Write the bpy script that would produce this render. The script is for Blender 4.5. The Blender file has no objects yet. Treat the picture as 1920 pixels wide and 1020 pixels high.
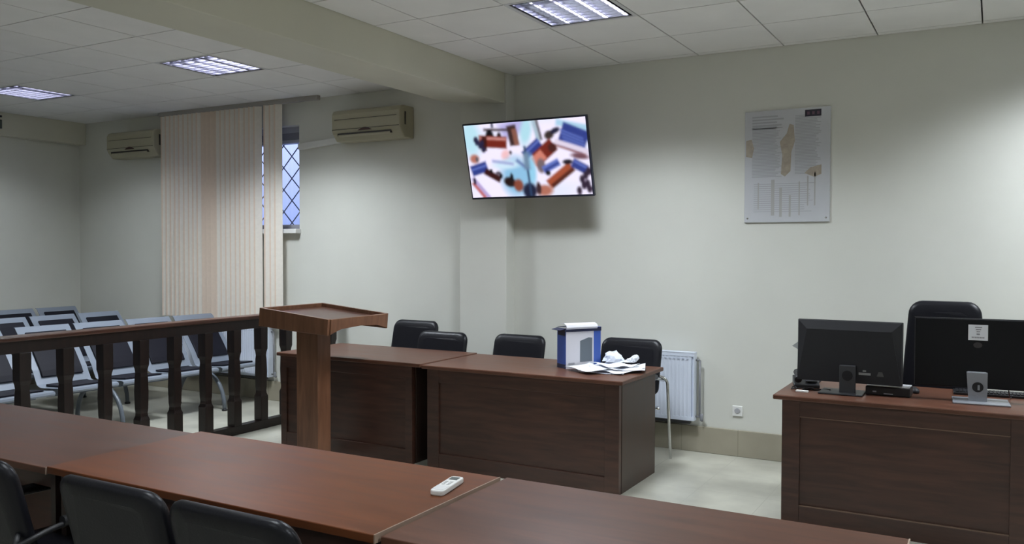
import bpy, bmesh, math, random
from mathutils import Vector, Matrix, Euler

# ------------------------------------------------------------------ camera, world, exposure
SC = bpy.context.scene
COL = SC.collection
F_PX, YAW, PITCH, ROLL = 1604.0, -0.512975, -0.02692597, 0.00206
cam_d = bpy.data.cameras.new('camera')
cam_d.sensor_fit = 'HORIZONTAL'
cam_d.sensor_width = 36.0
cam_d.lens = F_PX / 1920.0 * 36.0
cam_d.clip_start = 0.05
cam = bpy.data.objects.new('camera', cam_d)
COL.objects.link(cam)
SC.camera = cam
cy, sy, cp, sp, cr, sr = math.cos(YAW), math.sin(YAW), math.cos(PITCH), math.sin(PITCH), math.cos(ROLL), math.sin(ROLL)
f = Vector((sy * cp, cy * cp, sp)); r = Vector((cy, -sy, 0)); u = r.cross(f)
r2 = cr * r + sr * u; u2 = -sr * r + cr * u
M = Matrix((r2, u2, -f)).transposed().to_4x4()
M.translation = (0, 0, 1.6)
cam.matrix_world = M

SC.view_settings.view_transform = 'Standard'
SC.view_settings.look = 'None'
SC.view_settings.gamma = 1.0
SC.view_settings.use_curve_mapping = False
SC.view_settings.exposure = 0.0
SC.cycles.max_bounces = 10
SC.cycles.diffuse_bounces = 8
SC.cycles.sample_clamp_indirect = 4.0
SC.cycles.use_denoising = True

W = bpy.data.worlds.new('dusk_sky'); SC.world = W
W.use_nodes = True
nt = W.node_tree; nt.nodes.clear()
wo = nt.nodes.new('ShaderNodeOutputWorld'); wb = nt.nodes.new('ShaderNodeBackground')
tc = nt.nodes.new('ShaderNodeTexCoord'); sx = nt.nodes.new('ShaderNodeSeparateXYZ'); cr_ = nt.nodes.new('ShaderNodeValToRGB')
nt.links.new(tc.outputs['Generated'], sx.inputs[0]); nt.links.new(sx.outputs['Z'], cr_.inputs[0])
cr_.color_ramp.elements[0].position = 0.0; cr_.color_ramp.elements[0].color = (0.20, 0.26, 0.50, 1)
cr_.color_ramp.elements[1].position = 0.16; cr_.color_ramp.elements[1].color = (0.58, 0.65, 0.98, 1)
nt.links.new(cr_.outputs[0], wb.inputs[0]); wb.inputs[1].default_value = 1.8
nt.links.new(wb.outputs[0], wo.inputs[0])

CEIL = 3.12
LUM_W = 150.0          # watts of each luminaire
LUM_K = [1.0, 1.15, .36, 1.1, .55, .45, .35, .25, .4]   # output share of each light, tuned for the room's brightness
LUMS = [(-2.365, 4.97), (-5.71, 5.03), (-8.29, 5.03), (0.885, 5.59),
        (0.885, 1.87), (-2.365, 1.87),
        (-2.365, -1.23), (-5.71, -1.37), (0.885, -1.23)]  # unseen rear row, added as fill to lift upper walls and ceiling

# ------------------------------------------------------------------ helpers
class MB:
    """collects geometry; build() links it as one mesh object"""
    def __init__(s): s.bm = bmesh.new(); s.mi = 0
    def face(s, vs, smooth=False):
        try:
            fc = s.bm.faces.new(vs); fc.material_index = s.mi; fc.smooth = smooth; return fc
        except ValueError: return None
    def box(s, x0, x1, y0, y1, z0, z1, m=None):
        v = [s.bm.verts.new(p) for p in ((x0,y0,z0),(x1,y0,z0),(x1,y1,z0),(x0,y1,z0),(x0,y0,z1),(x1,y0,z1),(x1,y1,z1),(x0,y1,z1))]
        if m is not None:
            for q in v: q.co = m @ q.co
        for i in ((3,2,1,0),(4,5,6,7),(0,1,5,4),(1,2,6,5),(2,3,7,6),(3,0,4,7)): s.face([v[k] for k in i])
        return s
    def rings(s, rings, closed=True, cap=True, smooth=True):
        R = [[s.bm.verts.new(p) for p in rg] for rg in rings]
        n = len(R[0])
        for a, b in zip(R, R[1:]):
            for i in range(n if closed else n - 1):
                j = (i + 1) % n
                s.face([a[i], a[j], b[j], b[i]], smooth)
        if cap:
            s.face(list(reversed(R[0]))); s.face(R[-1])
        return s
    def tube(s, pts, rad, n=8, cap=True):
        pts = [Vector(p) for p in pts]
        rg = []; prev = None
        for i, p in enumerate(pts):
            t = (pts[min(i+1, len(pts)-1)] - pts[max(i-1, 0)]).normalized()
            if prev is None:
                a = Vector((0,0,1)) if abs(t.z) < .9 else Vector((1,0,0))
                nrm = t.cross(a).normalized()
            else:
                nrm = (prev - t * prev.dot(t)).normalized()
            prev = nrm; bi = t.cross(nrm)
            rr = rad[i] if isinstance(rad, (list, tuple)) else rad
            rg.append([p + rr * (math.cos(2*math.pi*k/n) * nrm + math.sin(2*math.pi*k/n) * bi) for k in range(n)])
        return s.rings(rg, cap=cap)
    def lathe(s, prof, c=(0,0,0), n=16, m=None):
        rg = []
        for rr, z in prof:
            ring = [Vector((c[0] + rr*math.cos(2*math.pi*k/n), c[1] + rr*math.sin(2*math.pi*k/n), c[2] + z)) for k in range(n)]
            if m is not None: ring = [m @ p for p in ring]
            rg.append(ring)
        return s.rings(rg)
    def prism(s, outline, d0, d1, axis='y', m=None, smooth=False):
        """outline: 2D points; extruded along axis from d0 to d1"""
        def P(a, b, d):
            p = {'y': Vector((a, d, b)), 'x': Vector((d, a, b)), 'z': Vector((a, b, d))}[axis]
            return m @ p if m is not None else p
        return s.rings([[P(a, b, d0) for a, b in outline], [P(a, b, d1) for a, b in outline]], smooth=smooth)
    def build(s, name, mat, parent=None, loc=None, bevel=0, rot=None, seg=2):
        bmesh.ops.recalc_face_normals(s.bm, faces=s.bm.faces)
        me = bpy.data.meshes.new(name); s.bm.to_mesh(me); s.bm.free()
        for mt in (mat if isinstance(mat, (list, tuple)) else [mat]): me.materials.append(mt)
        o = bpy.data.objects.new(name, me); COL.objects.link(o)
        if parent: o.parent = parent
        if loc: o.location = loc
        if rot: o.rotation_euler = rot
        if bevel:
            b = o.modifiers.new('bevel', 'BEVEL'); b.width = bevel; b.segments = seg; b.limit_method = 'ANGLE'; b.angle_limit = math.radians(40)
            b.harden_normals = False
        return o

def rrect(w, h, rad, n=6, rb=None):
    """rounded rectangle outline centred on x, from 0 to h; rb = bottom radius"""
    rb = rad if rb is None else rb
    out = []
    for cx, cz, a0, q in ((w/2-rb, rb, -90, rb), (w/2-rad, h-rad, 0, rad), (-w/2+rad, h-rad, 90, rad), (-w/2+rb, rb, 180, rb)):
        for k in range(n + 1):
            a = math.radians(a0 + 90*k/n); out.append((cx + q*math.cos(a), cz + q*math.sin(a)))
    return out

def cushion(mb, w, h, t, rad, fn, rb=None, puff=0.35, wfun=None):
    """padded slab: fn maps (x along width, v up height, d depth) to a point"""
    base = rrect(w, h, rad, 6, rb)
    cz = h / 2
    rg = []
    e = min(t * .45, w * .2, h * .2)
    for ins, d in ((e*2.2, -.5 - puff*.12), (e*.9, -.47), (e*.25, -.34), (0, -.12), (0, .12), (e*.25, .34), (e*.9, .47), (e*2.2, .5 + puff*.12)):
        sxx = (w/2 - ins) / (w/2); szz = (cz - ins) / cz
        ring = []
        for a, b in base:
            aa = a * sxx; bb = cz + (b - cz) * szz
            if wfun: aa *= wfun(bb / h)
            ring.append(fn(aa, bb, d * t))
        rg.append(ring)
    mb.rings(rg)
    return mb

def empty(name, loc=(0,0,0), rz=0):
    o = bpy.data.objects.new(name, None); COL.objects.link(o)
    o.location = loc; o.rotation_euler = (0, 0, rz); o.empty_display_size = .1
    return o
def tag(o, label=None, cat=None, group=None, kind=None):
    if label: o['label'] = label
    if cat: o['category'] = cat
    if group: o['group'] = group
    if kind: o['kind'] = kind
    return o
def structure(o): o['kind'] = 'structure'; return o
def copy_tree(o, parent=None):
    c = o.copy(); COL.objects.link(c)
    if parent: c.parent = parent
    for ch in list(o.children): copy_tree(ch, c)
    return c

# ------------------------------------------------------------------ materials
def new_mat(name):
    m = bpy.data.materials.new(name); m.use_nodes = True
    return m, m.node_tree, m.node_tree.nodes['Principled BSDF']
def plain(name, col, rough=.5, metal=0, spec=.5, coat=0, noise=0, nscale=8, bump=0, bscale=60, sheen=0):
    m, t, b = new_mat(name)
    b.inputs['Base Color'].default_value = (*col, 1); b.inputs['Roughness'].default_value = rough
    b.inputs['Metallic'].default_value = metal; b.inputs['Specular IOR Level'].default_value = spec
    b.inputs['Coat Weight'].default_value = coat
    tc = t.nodes.new('ShaderNodeTexCoord')
    if noise:
        n = t.nodes.new('ShaderNodeTexNoise'); n.inputs['Scale'].default_value = nscale; n.inputs['Detail'].default_value = 4
        t.links.new(tc.outputs['Object'], n.inputs['Vector'])
        cr = t.nodes.new('ShaderNodeValToRGB')
        cr.color_ramp.elements[0].position = .3; cr.color_ramp.elements[1].position = .7
        cr.color_ramp.elements[0].color = (*[c*(1-noise) for c in col], 1); cr.color_ramp.elements[1].color = (*[min(1, c*(1+noise)) for c in col], 1)
        t.links.new(n.outputs['Fac'], cr.inputs[0]); t.links.new(cr.outputs[0], b.inputs['Base Color'])
    if bump:
        n = t.nodes.new('ShaderNodeTexNoise'); n.inputs['Scale'].default_value = bscale; n.inputs['Detail'].default_value = 3
        t.links.new(tc.outputs['Object'], n.inputs['Vector'])
        bp = t.nodes.new('ShaderNodeBump'); bp.inputs['Strength'].default_value = bump; bp.inputs['Distance'].default_value = .002
        t.links.new(n.outputs['Fac'], bp.inputs['Height']); t.links.new(bp.outputs[0], b.inputs['Normal'])
    return m
def wood(name, c0, c1, rough=.35, axis='x', scale=1.0, coat=0.0, spec=.5):
    m, t, b = new_mat(name)
    tc = t.nodes.new('ShaderNodeTexCoord'); mp = t.nodes.new('ShaderNodeMapping')
    s = {'x': (.9, 9, 9), 'z': (9, 9, .9), 'y': (9, .9, 9)}[axis]
    mp.inputs['Scale'].default_value = [k*scale for k in s]
    t.links.new(tc.outputs['Object'], mp.inputs[0])
    n = t.nodes.new('ShaderNodeTexNoise'); n.inputs['Scale'].default_value = 3; n.inputs['Detail'].default_value = 7; n.inputs['Distortion'].default_value = .7
    t.links.new(mp.outputs[0], n.inputs['Vector'])
    cr = t.nodes.new('ShaderNodeValToRGB'); cr.color_ramp.elements[0].position = .3; cr.color_ramp.elements[1].position = .72
    cr.color_ramp.elements[0].color = (*c0, 1); cr.color_ramp.elements[1].color = (*c1, 1)
    t.links.new(n.outputs['Fac'], cr.inputs[0])
    n2 = t.nodes.new('ShaderNodeTexNoise'); n2.inputs['Scale'].default_value = 1.6; n2.inputs['Detail'].default_value = 2
    t.links.new(tc.outputs['Object'], n2.inputs['Vector'])
    mx = t.nodes.new('ShaderNodeMix'); mx.data_type = 'RGBA'; mx.blend_type = 'MULTIPLY'; mx.inputs[0].default_value = .5
    cr2 = t.nodes.new('ShaderNodeValToRGB'); cr2.color_ramp.elements[0].color = (.6,.6,.6,1); cr2.color_ramp.elements[1].color = (1.15,1.1,1.0,1)
    cr2.color_ramp.elements[0].position = .3; cr2.color_ramp.elements[1].position = .7
    t.links.new(n2.outputs['Fac'], cr2.inputs[0])
    t.links.new(cr.outputs[0], mx.inputs[6]); t.links.new(cr2.outputs[0], mx.inputs[7]); t.links.new(mx.outputs[2], b.inputs['Base Color'])
    mr = t.nodes.new('ShaderNodeMapRange'); mr.inputs[3].default_value = rough*.85; mr.inputs[4].default_value = rough*1.2
    t.links.new(n.outputs['Fac'], mr.inputs[0]); t.links.new(mr.outputs[0], b.inputs['Roughness'])
    b.inputs['Coat Weight'].default_value = coat; b.inputs['Coat Roughness'].default_value = .25; b.inputs['Specular IOR Level'].default_value = spec
    return m
def emis(name, col, s):
    m, t, b = new_mat(name); b.inputs['Base Color'].default_value = (.8,.8,.8,1)
    b.inputs['Emission Color'].default_value = (*col, 1); b.inputs['Emission Strength'].default_value = s
    return m
def grid_lines(name, col, line, px, py, ox, oy, wd, rough, noise=.08, spec=.5, stain=None):
    """flat tiles with joints, in object coordinates"""
    m, t, b = new_mat(name)
    N = t.nodes.new; L = t.links.new
    tc = N('ShaderNodeTexCoord'); sp_ = N('ShaderNodeSeparateXYZ'); L(tc.outputs['Object'], sp_.inputs[0])
    outs = []
    for k, (p, o) in enumerate(((px, ox), (py, oy))):
        a = N('ShaderNodeMath'); a.operation = 'SUBTRACT'; a.inputs[1].default_value = o; L(sp_.outputs[k], a.inputs[0])
        d = N('ShaderNodeMath'); d.operation = 'PINGPONG'; d.inputs[1].default_value = p/2; L(a.outputs[0], d.inputs[0])
        c = N('ShaderNodeMath'); c.operation = 'LESS_THAN'; c.inputs[1].default_value = wd; L(d.outputs[0], c.inputs[0]); outs.append(c)
    mxm = N('ShaderNodeMath'); mxm.operation = 'MAXIMUM'; L(outs[0].outputs[0], mxm.inputs[0]); L(outs[1].outputs[0], mxm.inputs[1])
    n = N('ShaderNodeTexNoise'); n.inputs['Scale'].default_value = 2.5; n.inputs['Detail'].default_value = 6; L(tc.outputs['Object'], n.inputs['Vector'])
    cr = N('ShaderNodeValToRGB'); cr.color_ramp.elements[0].position = .35; cr.color_ramp.elements[1].position = .7
    cr.color_ramp.elements[0].color = (*[c*(1-noise) for c in col], 1); cr.color_ramp.elements[1].color = (*[min(1,c*(1+noise)) for c in col], 1)
    L(n.outputs['Fac'], cr.inputs[0])
    mx = N('ShaderNodeMix'); mx.data_type = 'RGBA'; L(mxm.outputs[0], mx.inputs[0]); L(cr.outputs[0], mx.inputs[6]); mx.inputs[7].default_value = (*line, 1)
    L(mx.outputs[2], b.inputs['Base Color'])
    b.inputs['Roughness'].default_value = rough; b.inputs['Specular IOR Level'].default_value = spec
    return m

WALLC = (.64, .64, .59)
m_wall = plain('wall_paint', WALLC, .6, noise=.03, nscale=1.5, bump=.06, bscale=90)
m_beam = plain('beam_paint', (.58, .565, .475), .6, noise=.03, nscale=1.5)
m_ceil = plain('ceiling_tile_board', (.80, .79, .79), .85, noise=.03, nscale=3, bump=.1, bscale=150)
m_tbar = plain('ceiling_grid_metal', (.30, .30, .30), .6)
m_floor = grid_lines('floor_tiles', (.47, .46, .395), (.38, .37, .32), .45, .45, .1, .15, .002, .28, .2)
m_plinth = grid_lines('skirting_tile', (.34, .31, .24), (.24, .22, .17), .45, 9, .1, 4, .003, .35, .1)
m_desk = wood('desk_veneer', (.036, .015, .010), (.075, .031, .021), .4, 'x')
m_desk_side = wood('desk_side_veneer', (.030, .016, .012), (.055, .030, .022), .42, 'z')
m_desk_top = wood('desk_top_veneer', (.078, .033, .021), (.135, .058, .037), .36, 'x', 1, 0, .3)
m_near = wood('near_table_veneer', (.115, .036, .014), (.18, .062, .026), .36, 'x', .8, 0, .16)
m_near2 = wood('near_table_veneer_grey', (.082, .035, .022), (.14, .064, .043), .38, 'x', .8, 0, .2)
m_edge = wood('table_edge_banding', (.36, .26, .20), (.46, .34, .27), .35, 'y')
m_bead = wood('panel_bead', (.13, .08, .055), (.19, .12, .085), .35, 'x')
m_lect = wood('lectern_veneer', (.12, .052, .028), (.21, .098, .055), .38, 'z')
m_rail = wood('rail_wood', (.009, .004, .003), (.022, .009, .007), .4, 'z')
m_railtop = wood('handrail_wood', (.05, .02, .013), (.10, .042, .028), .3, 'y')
m_black = plain('black_leather', (.007, .007, .010), .38, bump=.2, bscale=120, spec=.25)
m_chrome = plain('chrome_tube', (.62, .62, .62), .12, metal=1)
m_bplast = plain('black_plastic', (.010, .010, .012), .42)
m_bplast2 = plain('dark_grey_plastic', (.017, .017, .020), .5, spec=.3)
m_bgloss = plain('monitor_back_gloss_black', (.004, .004, .006), .35, spec=.25)
m_silver = plain('silver_plastic', (.28, .29, .32), .35, metal=.4)
m_grey = plain('grey_steel_paint', (.25, .285, .35), .38, metal=.1, noise=.04, nscale=300)
m_greydk = plain('leg_steel_paint', (.11, .13, .16), .4, metal=.2)
m_legs = plain('leg_grey_paint', (.13, .15, .18), .4, metal=.1)
m_pad = plain('navy_seat_pad', (.009, .009, .016), .55, spec=.2, bump=.2, bscale=100)
m_white = plain('white_enamel', (.66, .71, .82), .35)
m_whitep = plain('white_plastic', (.72, .72, .70), .4)
m_ac = plain('aged_cream_plastic', (.37, .345, .245), .45)
m_acdk = plain('vent_dark', (.03, .028, .022), .6)
m_paper = plain('white_paper', (.80, .82, .88), .7)
m_ink = plain('printed_ink_grey', (.30, .30, .34), .7)
m_blue = plain('carton_blue', (.035, .085, .34), .4)
m_navy = plain('carton_navy', (.012, .016, .05), .4)
m_cartonw = plain('carton_white', (.62, .61, .66), .4)
m_cartong = plain('carton_print_grey', (.10, .12, .14), .5)
m_frame = plain('window_frame_paint', (.35, .35, .38), .45)
m_lattice = plain('lattice_paint', (.045, .065, .13), .5)
m_sill = plain('window_sill_white', (.75, .74, .72), .4)

def fabric(name, col):
    m, t, b = new_mat(name); N = t.nodes.new; L = t.links.new
    out = t.nodes['Material Output']; t.nodes.remove(b)
    d = N('ShaderNodeBsdfDiffuse'); tr = N('ShaderNodeBsdfTranslucent'); mx = N('ShaderNodeMixShader'); mx.inputs[0].default_value = .15
    tc = N('ShaderNodeTexCoord'); n = N('ShaderNodeTexNoise'); n.inputs['Scale'].default_value = 30; L(tc.outputs['Object'], n.inputs['Vector'])
    cr = N('ShaderNodeValToRGB'); cr.color_ramp.elements[0].color = (*[c*.93 for c in col], 1); cr.color_ramp.elements[1].color = (*[min(1,c*1.05) for c in col], 1)
    L(n.outputs['Fac'], cr.inputs[0]); L(cr.outputs[0], d.inputs[0]); L(cr.outputs[0], tr.inputs[0])
    L(d.outputs[0], mx.inputs[1]); L(tr.outputs[0], mx.inputs[2]); L(mx.outputs[0], out.inputs[0])
    return m
m_slat = fabric('blind_cream_fabric', (.86, .81, .74))
m_slat2 = fabric('blind_peach_fabric_and_edge_light', (.80, .67, .56))

def glass_mat():
    m, t, b = new_mat('window_glass'); N = t.nodes.new; L = t.links.new
    out = t.nodes['Material Output']; t.nodes.remove(b)
    a = N('ShaderNodeBsdfTransparent'); a.inputs[0].default_value = (.92, .95, 1, 1); g = N('ShaderNodeBsdfGlossy'); g.inputs['Roughness'].default_value = .02
    mx = N('ShaderNodeMixShader'); mx.inputs[0].default_value = .06
    L(a.outputs[0], mx.inputs[1]); L(g.outputs[0], mx.inputs[2]); L(mx.outputs[0], out.inputs[0])
    return m
m_glass = glass_mat()

# ------------------------------------------------------------------ room shell
XL, XR, YB, YF = -9.85, 3.6, 6.6, -2.6
structure(MB().box(XL-.3, XR+.2, YF-.2, YB+.3, -.12, 0).build('floor', m_floor))
WX0, WX1, WZ0, WZ1 = -7.95, -6.225, 1.80, 2.87   # window opening
wb_ = MB()
wb_.box(XL-.3, WX0, YB, YB+.25, 0, CEIL+.3).box(WX1, XR+.2, YB, YB+.25, 0, CEIL+.3)
wb_.box(WX0, WX1, YB, YB+.25, 0, WZ0).box(WX0, WX1, YB, YB+.25, WZ1, CEIL+.3)
structure(wb_.build('wall_back', m_wall))
structure(MB().box(XL-.25, XL, YF-.2, YB, 0, CEIL+.3).build('wall_left', m_wall))
structure(MB().box(XR, XR+.2, YF-.2, YB, 0, CEIL+.3).build('wall_right', m_wall))
structure(MB().box(XL, XR, YF-.2, YF, 0, CEIL+.3).build('wall_front', m_wall))
structure(MB().box(-4.17, -3.69, 6.45, YB, 0, CEIL).build('trim_1', m_wall, bevel=.006))       # pilaster
b_ = MB()   # ceiling beam, its underside a little out of level
b_.prism([(-4.33, 2.92), (-3.71, 2.86), (-3.71, CEIL+.05), (-4.33, CEIL+.05)], YF, 6.452, 'y')
structure(b_.build('trim_2', m_beam, bevel=.006))
structure(MB().box(XL, -9.71, YF, YB, 2.86, CEIL+.02).build('trim_3', m_beam, bevel=.006))    # edge beam on the left wall
structure(MB().box(XL, -4.17, 6.575, YB, 0, .205).box(-4.18, -3.67, 6.43, 6.45, 0, .205).box(-3.69, XR, 6.575, YB, 0, .205).build('baseboard_back', m_plinth, bevel=.004))
structure(MB().box(XL, XL+.025, YF, 6.575, 0, .205).build('baseboard_left', m_plinth, bevel=.004))

# suspended ceiling: boards in a metal grid, one mesh; luminaires take whole cells
cm = MB()
cm.mi = 1
cm.box(XL, XR, YF, YB, CEIL+.10, CEIL+.3)
cm.mi = 0
def cells(x_or, px, x0, x1, y_or, py, skip):
    i0 = math.floor((x0 - x_or)/px); i1 = math.ceil((x1 - x_or)/px)
    j0 = math.floor((YF - y_or)/py); j1 = math.ceil((YB - y_or)/py)
    g = .005
    for i in range(i0, i1):
        for j in range(j0, j1):
            a, b, c, d = max(x0, x_or+i*px)+g, min(x1, x_or+(i+1)*px)-g, max(YF, y_or+j*py)+g, min(YB, y_or+(j+1)*py)-g
            if b - a < .02 or d - c < .02: continue
            mx_, my_ = x_or+(i+.5)*px, y_or+(j+.5)*py
            if any(abs(mx_-lx) < .2 and abs(my_-ly) < .2 for lx, ly in skip): continue
            cm.box(a, b, c, d, CEIL, CEIL+.011)
cells(-2.69, .65, -3.71, XR, 4.66, .62, LUMS)
cells(-6.035, .645, -9.71, -4.33, 4.71, .64, LUMS)
structure(cm.build('ceiling', [m_ceil, m_tbar]))

# window
wf = MB()
wf.box(WX0, WX1, 6.70, 6.76, WZ0, WZ0+.05).box(WX0, WX1, 6.70, 6.76, WZ1-.06, WZ1)
wf.box(WX0, WX1, 6.69, 6.77, 2.70, 2.735)
wf.box(WX0, WX0+.05, 6.70, 6.76, WZ0, WZ1).box(WX1-.012, WX1, 6.70, 6.76, WZ0, WZ1).box(-7.12, -7.06, 6.70, 6.76, WZ0, WZ1)
win = structure(wf.build('window_1', m_frame))
MB().box(WX0+.05, WX1-.012, 6.715, 6.745, 2.735, WZ1-.06).build('roller_box', plain('roller_box_grey', (.22, .22, .24), .5), win)
MB().box(WX0+.05, -7.12, 6.727, 6.731, WZ0+.05, 2.70).build('pane', m_glass, win)
MB().box(-7.06, WX1-.012, 6.727, 6.731, WZ0+.05, 2.70).build('pane', m_glass, win)
MB().box(WX0-.03, WX1+.02, 6.52, 6.70, WZ0-.045, WZ0).build('window_sill', m_sill, win, bevel=.004)
lt = MB()
zz0, zz1 = WZ0+.02, WZ1
pitch = .235
k = -20
for sgn in (1, -1):
    for k in range(-60, 60):
        # bars x = c + sgn*z
        c = k*pitch + .06
        x_a, x_b = c + sgn*zz0, c + sgn*zz1
        lo, hi = zz0, zz1
        pts = []
        za, zb = lo, hi
        if sgn > 0:
            za = max(lo, WX0 - c); zb = min(hi, WX1 - c)
        else:
            za = max(lo, c - WX1); zb = min(hi, c - WX0)
        if zb - za < .03: continue
        lt.tube([(c + sgn*za, 6.80 + .006*sgn, za), (c + sgn*zb, 6.80 + .006*sgn, zb)], .006, 6)
lt.build('lattice_grille', m_lattice, win)

# ------------------------------------------------------------------ luminaires
m_tube = emis('fluorescent_tube', (.95, .96, 1.0), 13.0)
m_louv = plain('louvre_aluminium', (.24, .24, .28), .12, metal=1)
m_lframe = plain('luminaire_frame_white', (.6, .6, .62), .4)
def make_lum():
    root = empty('ceiling_light', (0, 0, 0))
    h = .305
    tr_ = MB()
    fr = MB()
    for a in (-1, 1):
        fr.box(min(a*h, a*(h-.012)), max(a*h, a*(h-.012)), -h, h, -.050, -.001)
        fr.box(-h, h, min(a*h, a*(h-.012)), max(a*h, a*(h-.012)), -.050, -.001)
    fr.box(-h, h, -h, h, -.004, .03)
    tr_.box(-.325, .325, -.325, -.298, -.054, -.050).box(-.325, .325, .298, .325, -.054, -.050).box(-.325, -.298, -.3, .3, -.054, -.050).box(.298, .325, -.3, .3, -.054, -.050)
    tr_.build('trim_ring', m_lframe, root)
    fr.build('lamp_frame', m_louv, root)
    for i in range(4):
        x = -.21 + .14*i
        MB().tube([(x, -.27, -.014), (x, .27, -.014)], .008, 8).build('tube', m_tube, root)
    lv = MB()
    for i in range(5):
        x = -.28 + .14*i
        lv.box(x-.003, x+.003, -.285, .285, -.052, -.024)
    for j in range(9):
        y = -.28 + .07*j
        lv.box(-.285, .285, y-.002, y+.002, -.052, -.026)
    lv.build('louvre', m_louv, root)
    ld = bpy.data.lights.new('lamp_glow', 'AREA'); ld.shape = 'SQUARE'; ld.size = .54; ld.energy = LUM_W; ld.color = (.91, .985, 1.05)
    ld.spread = math.radians(180)
    # photometric curve of a parabolic louvre: even downlight, cut off near 65 degrees
    ld.use_nodes = True; t = ld.node_tree; em = t.nodes['Emission']
    ge = t.nodes.new('ShaderNodeNewGeometry'); dt = t.nodes.new('ShaderNodeVectorMath'); dt.operation = 'DOT_PRODUCT'
    ab = t.nodes.new('ShaderNodeMath'); ab.operation = 'ABSOLUTE'; rp = t.nodes.new('ShaderNodeValToRGB')
    t.links.new(ge.outputs['Normal'], dt.inputs[0]); t.links.new(ge.outputs['Incoming'], dt.inputs[1]); t.links.new(dt.outputs['Value'], ab.inputs[0]); t.links.new(ab.outputs[0], rp.inputs[0])
    rp.color_ramp.interpolation = 'EASE'
    rp.color_ramp.elements[0].position = .31; rp.color_ramp.elements[0].color = (0, 0, 0, 1)
    rp.color_ramp.elements[1].position = .54; rp.color_ramp.elements[1].color = (1, 1, 1, 1)
    e3 = rp.color_ramp.elements.new(1.0); e3.color = (.75, .75, .75, 1)
    t.links.new(rp.outputs[0], em.inputs['Strength'])
    lo = bpy.data.objects.new('lamp_glow', ld); COL.objects.link(lo); lo.parent = root; lo.location = (0, 0, -.006)
    return root
lum0 = make_lum()
LN = ['louvred square ceiling light in the right-hand ceiling bay, nearest above the wall screen',
      'louvred square ceiling light left of the beam, between the beam and the left light',
      'louvred square ceiling light cut by the left edge of the photo']
for i, (x, y) in enumerate(LUMS):
    o = lum0 if i == 0 else copy_tree(lum0)
    o.location = (x, y, CEIL+.052)
    for c_ in o.children:
        if c_.type == 'LIGHT': c_.data = c_.data.copy() if i else c_.data; c_.data.energy = LUM_W * LUM_K[i]
    tag(o, LN[i] if i < 3 else 'unseen square louvred ceiling light outside the frame, helping light the room', 'ceiling light', 'louvred ceiling lights')

# ------------------------------------------------------------------ vertical blind
bl = empty('vertical_blind', (-7.26, 6.48, .84))
tag(bl, 'cream and peach vertical blind hanging over the window between the two air conditioners', 'blind')
hr = MB().box(-.94, 1.41, -.022, .022, 2.235, 2.279); hr.build('headrail', plain('headrail_grey', (.33,.31,.29), .5), bl, bevel=.003)
random.seed(4)
sl = MB(); x = -.87; k = 0
while x < .91:
    ang = math.radians(24 + random.uniform(-9, 9))
    w2 = .0445
    peach = (.27-1.0 < x < -.05-0.0 and -.27 < x < -.06) 
    sl.mi = 1 if peach else 0
    if not (.575 < x < .655):
        dx, dy = w2*math.cos(ang), w2*math.sin(ang)
        n = 6; ringt = []
        for s_ in range(n+1):
            q = -1 + 2*s_/n; bow = .004*(1-q*q)
            ringt.append((x + dx*q - bow*math.sin(ang), dy*q + bow*math.cos(ang)))
        lo = [Vector((a, b, .0 + random.uniform(0,.004))) for a, b in ringt]; hi = [Vector((a, b, 2.235)) for a, b in ringt]
        base_mi = sl.mi
        VL = [sl.bm.verts.new(p) for p in lo]; VH = [sl.bm.verts.new(p) for p in hi]
        for q in range(n):
            sl.mi = 1 if (base_mi == 1 or q == 0) else 0  # peach edge facet paints in light passing through the slat edges
            sl.face([VL[q], VL[q+1], VH[q+1], VH[q]])
    x += .072; k += 1
so = sl.build('slats', [m_slat, m_slat2], bl)
md = so.modifiers.new('s', 'SOLIDIFY'); md.thickness = .0008
ch = MB(); ch.tube([(-.87, -.012, .012), (.9, -.012, .012)], .0018, 5); ch.build('bottom_chain', m_whitep, bl)

# ------------------------------------------------------------------ air conditioners
def make_ac():
    root = empty('air_conditioner', (0, 0, 0))
    # profile in (y,z): wall at y=0, front at y=-.22
    prof = [(0, .30), (-.16, .30), (-.205, .285), (-.222, .25), (-.222, .10), (-.205, .065), (-.15, .0), (0, 0)]
    MB().prism(prof, -.41, .41, 'x').build('casing', m_ac, root, bevel=.012, seg=3)
    MB().box(-.40, .40, -.226, -.221, .105, .109).box(-.37, .37, -.2265, -.2215, .20, .203).build('front_seam', m_acdk, root)
    s_ = MB()
    s_.box(-.34, .30, -.215, -.16, .045, .072, Matrix.Identity(4)); s_.build('air_outlet', m_acdk, root)
    fl = MB(); fl.box(-.33, .29, -.012, .012, -.004, .004, Matrix.Translation((0, -.209, .046)) @ Matrix.Rotation(math.radians(-35), 4, 'X'))
    fl.build('flap', m_ac, root)
    bd = MB(); bd.prism([(-.085 + .17*k/12, .0 + .028*math.sin(math.pi*k/12)) for k in range(13)], -.2255, -.221, 'y', Matrix.Translation((0, 0, .086)))
    bd.build('badge', plain('badge_maroon', (.05, .015, .012), .4), root)
    sv = MB(); sv.box(.408, .413, -.15, -.13, .12, .24).build('side_vent', m_acdk, root)
    return root
ac1 = make_ac(); ac1.location = (-5.19, YB, 2.635)
tag(ac1, 'cream wall air conditioner right of the window, beside the beam', 'air conditioner', 'wall air conditioners')
ac2 = copy_tree(ac1); ac2.location = (-8.595, YB, 2.64)
tag(ac2, 'cream wall air conditioner left of the vertical blind, near the room corner', 'air conditioner', 'wall air conditioners')
tr = MB(); tr.box(-.27, .31, -.05, 0, -.03, .03, Matrix.Translation((-5.93, YB, 2.655)) @ Matrix.Rotation(math.radians(-4), 4, 'Y'))
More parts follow.
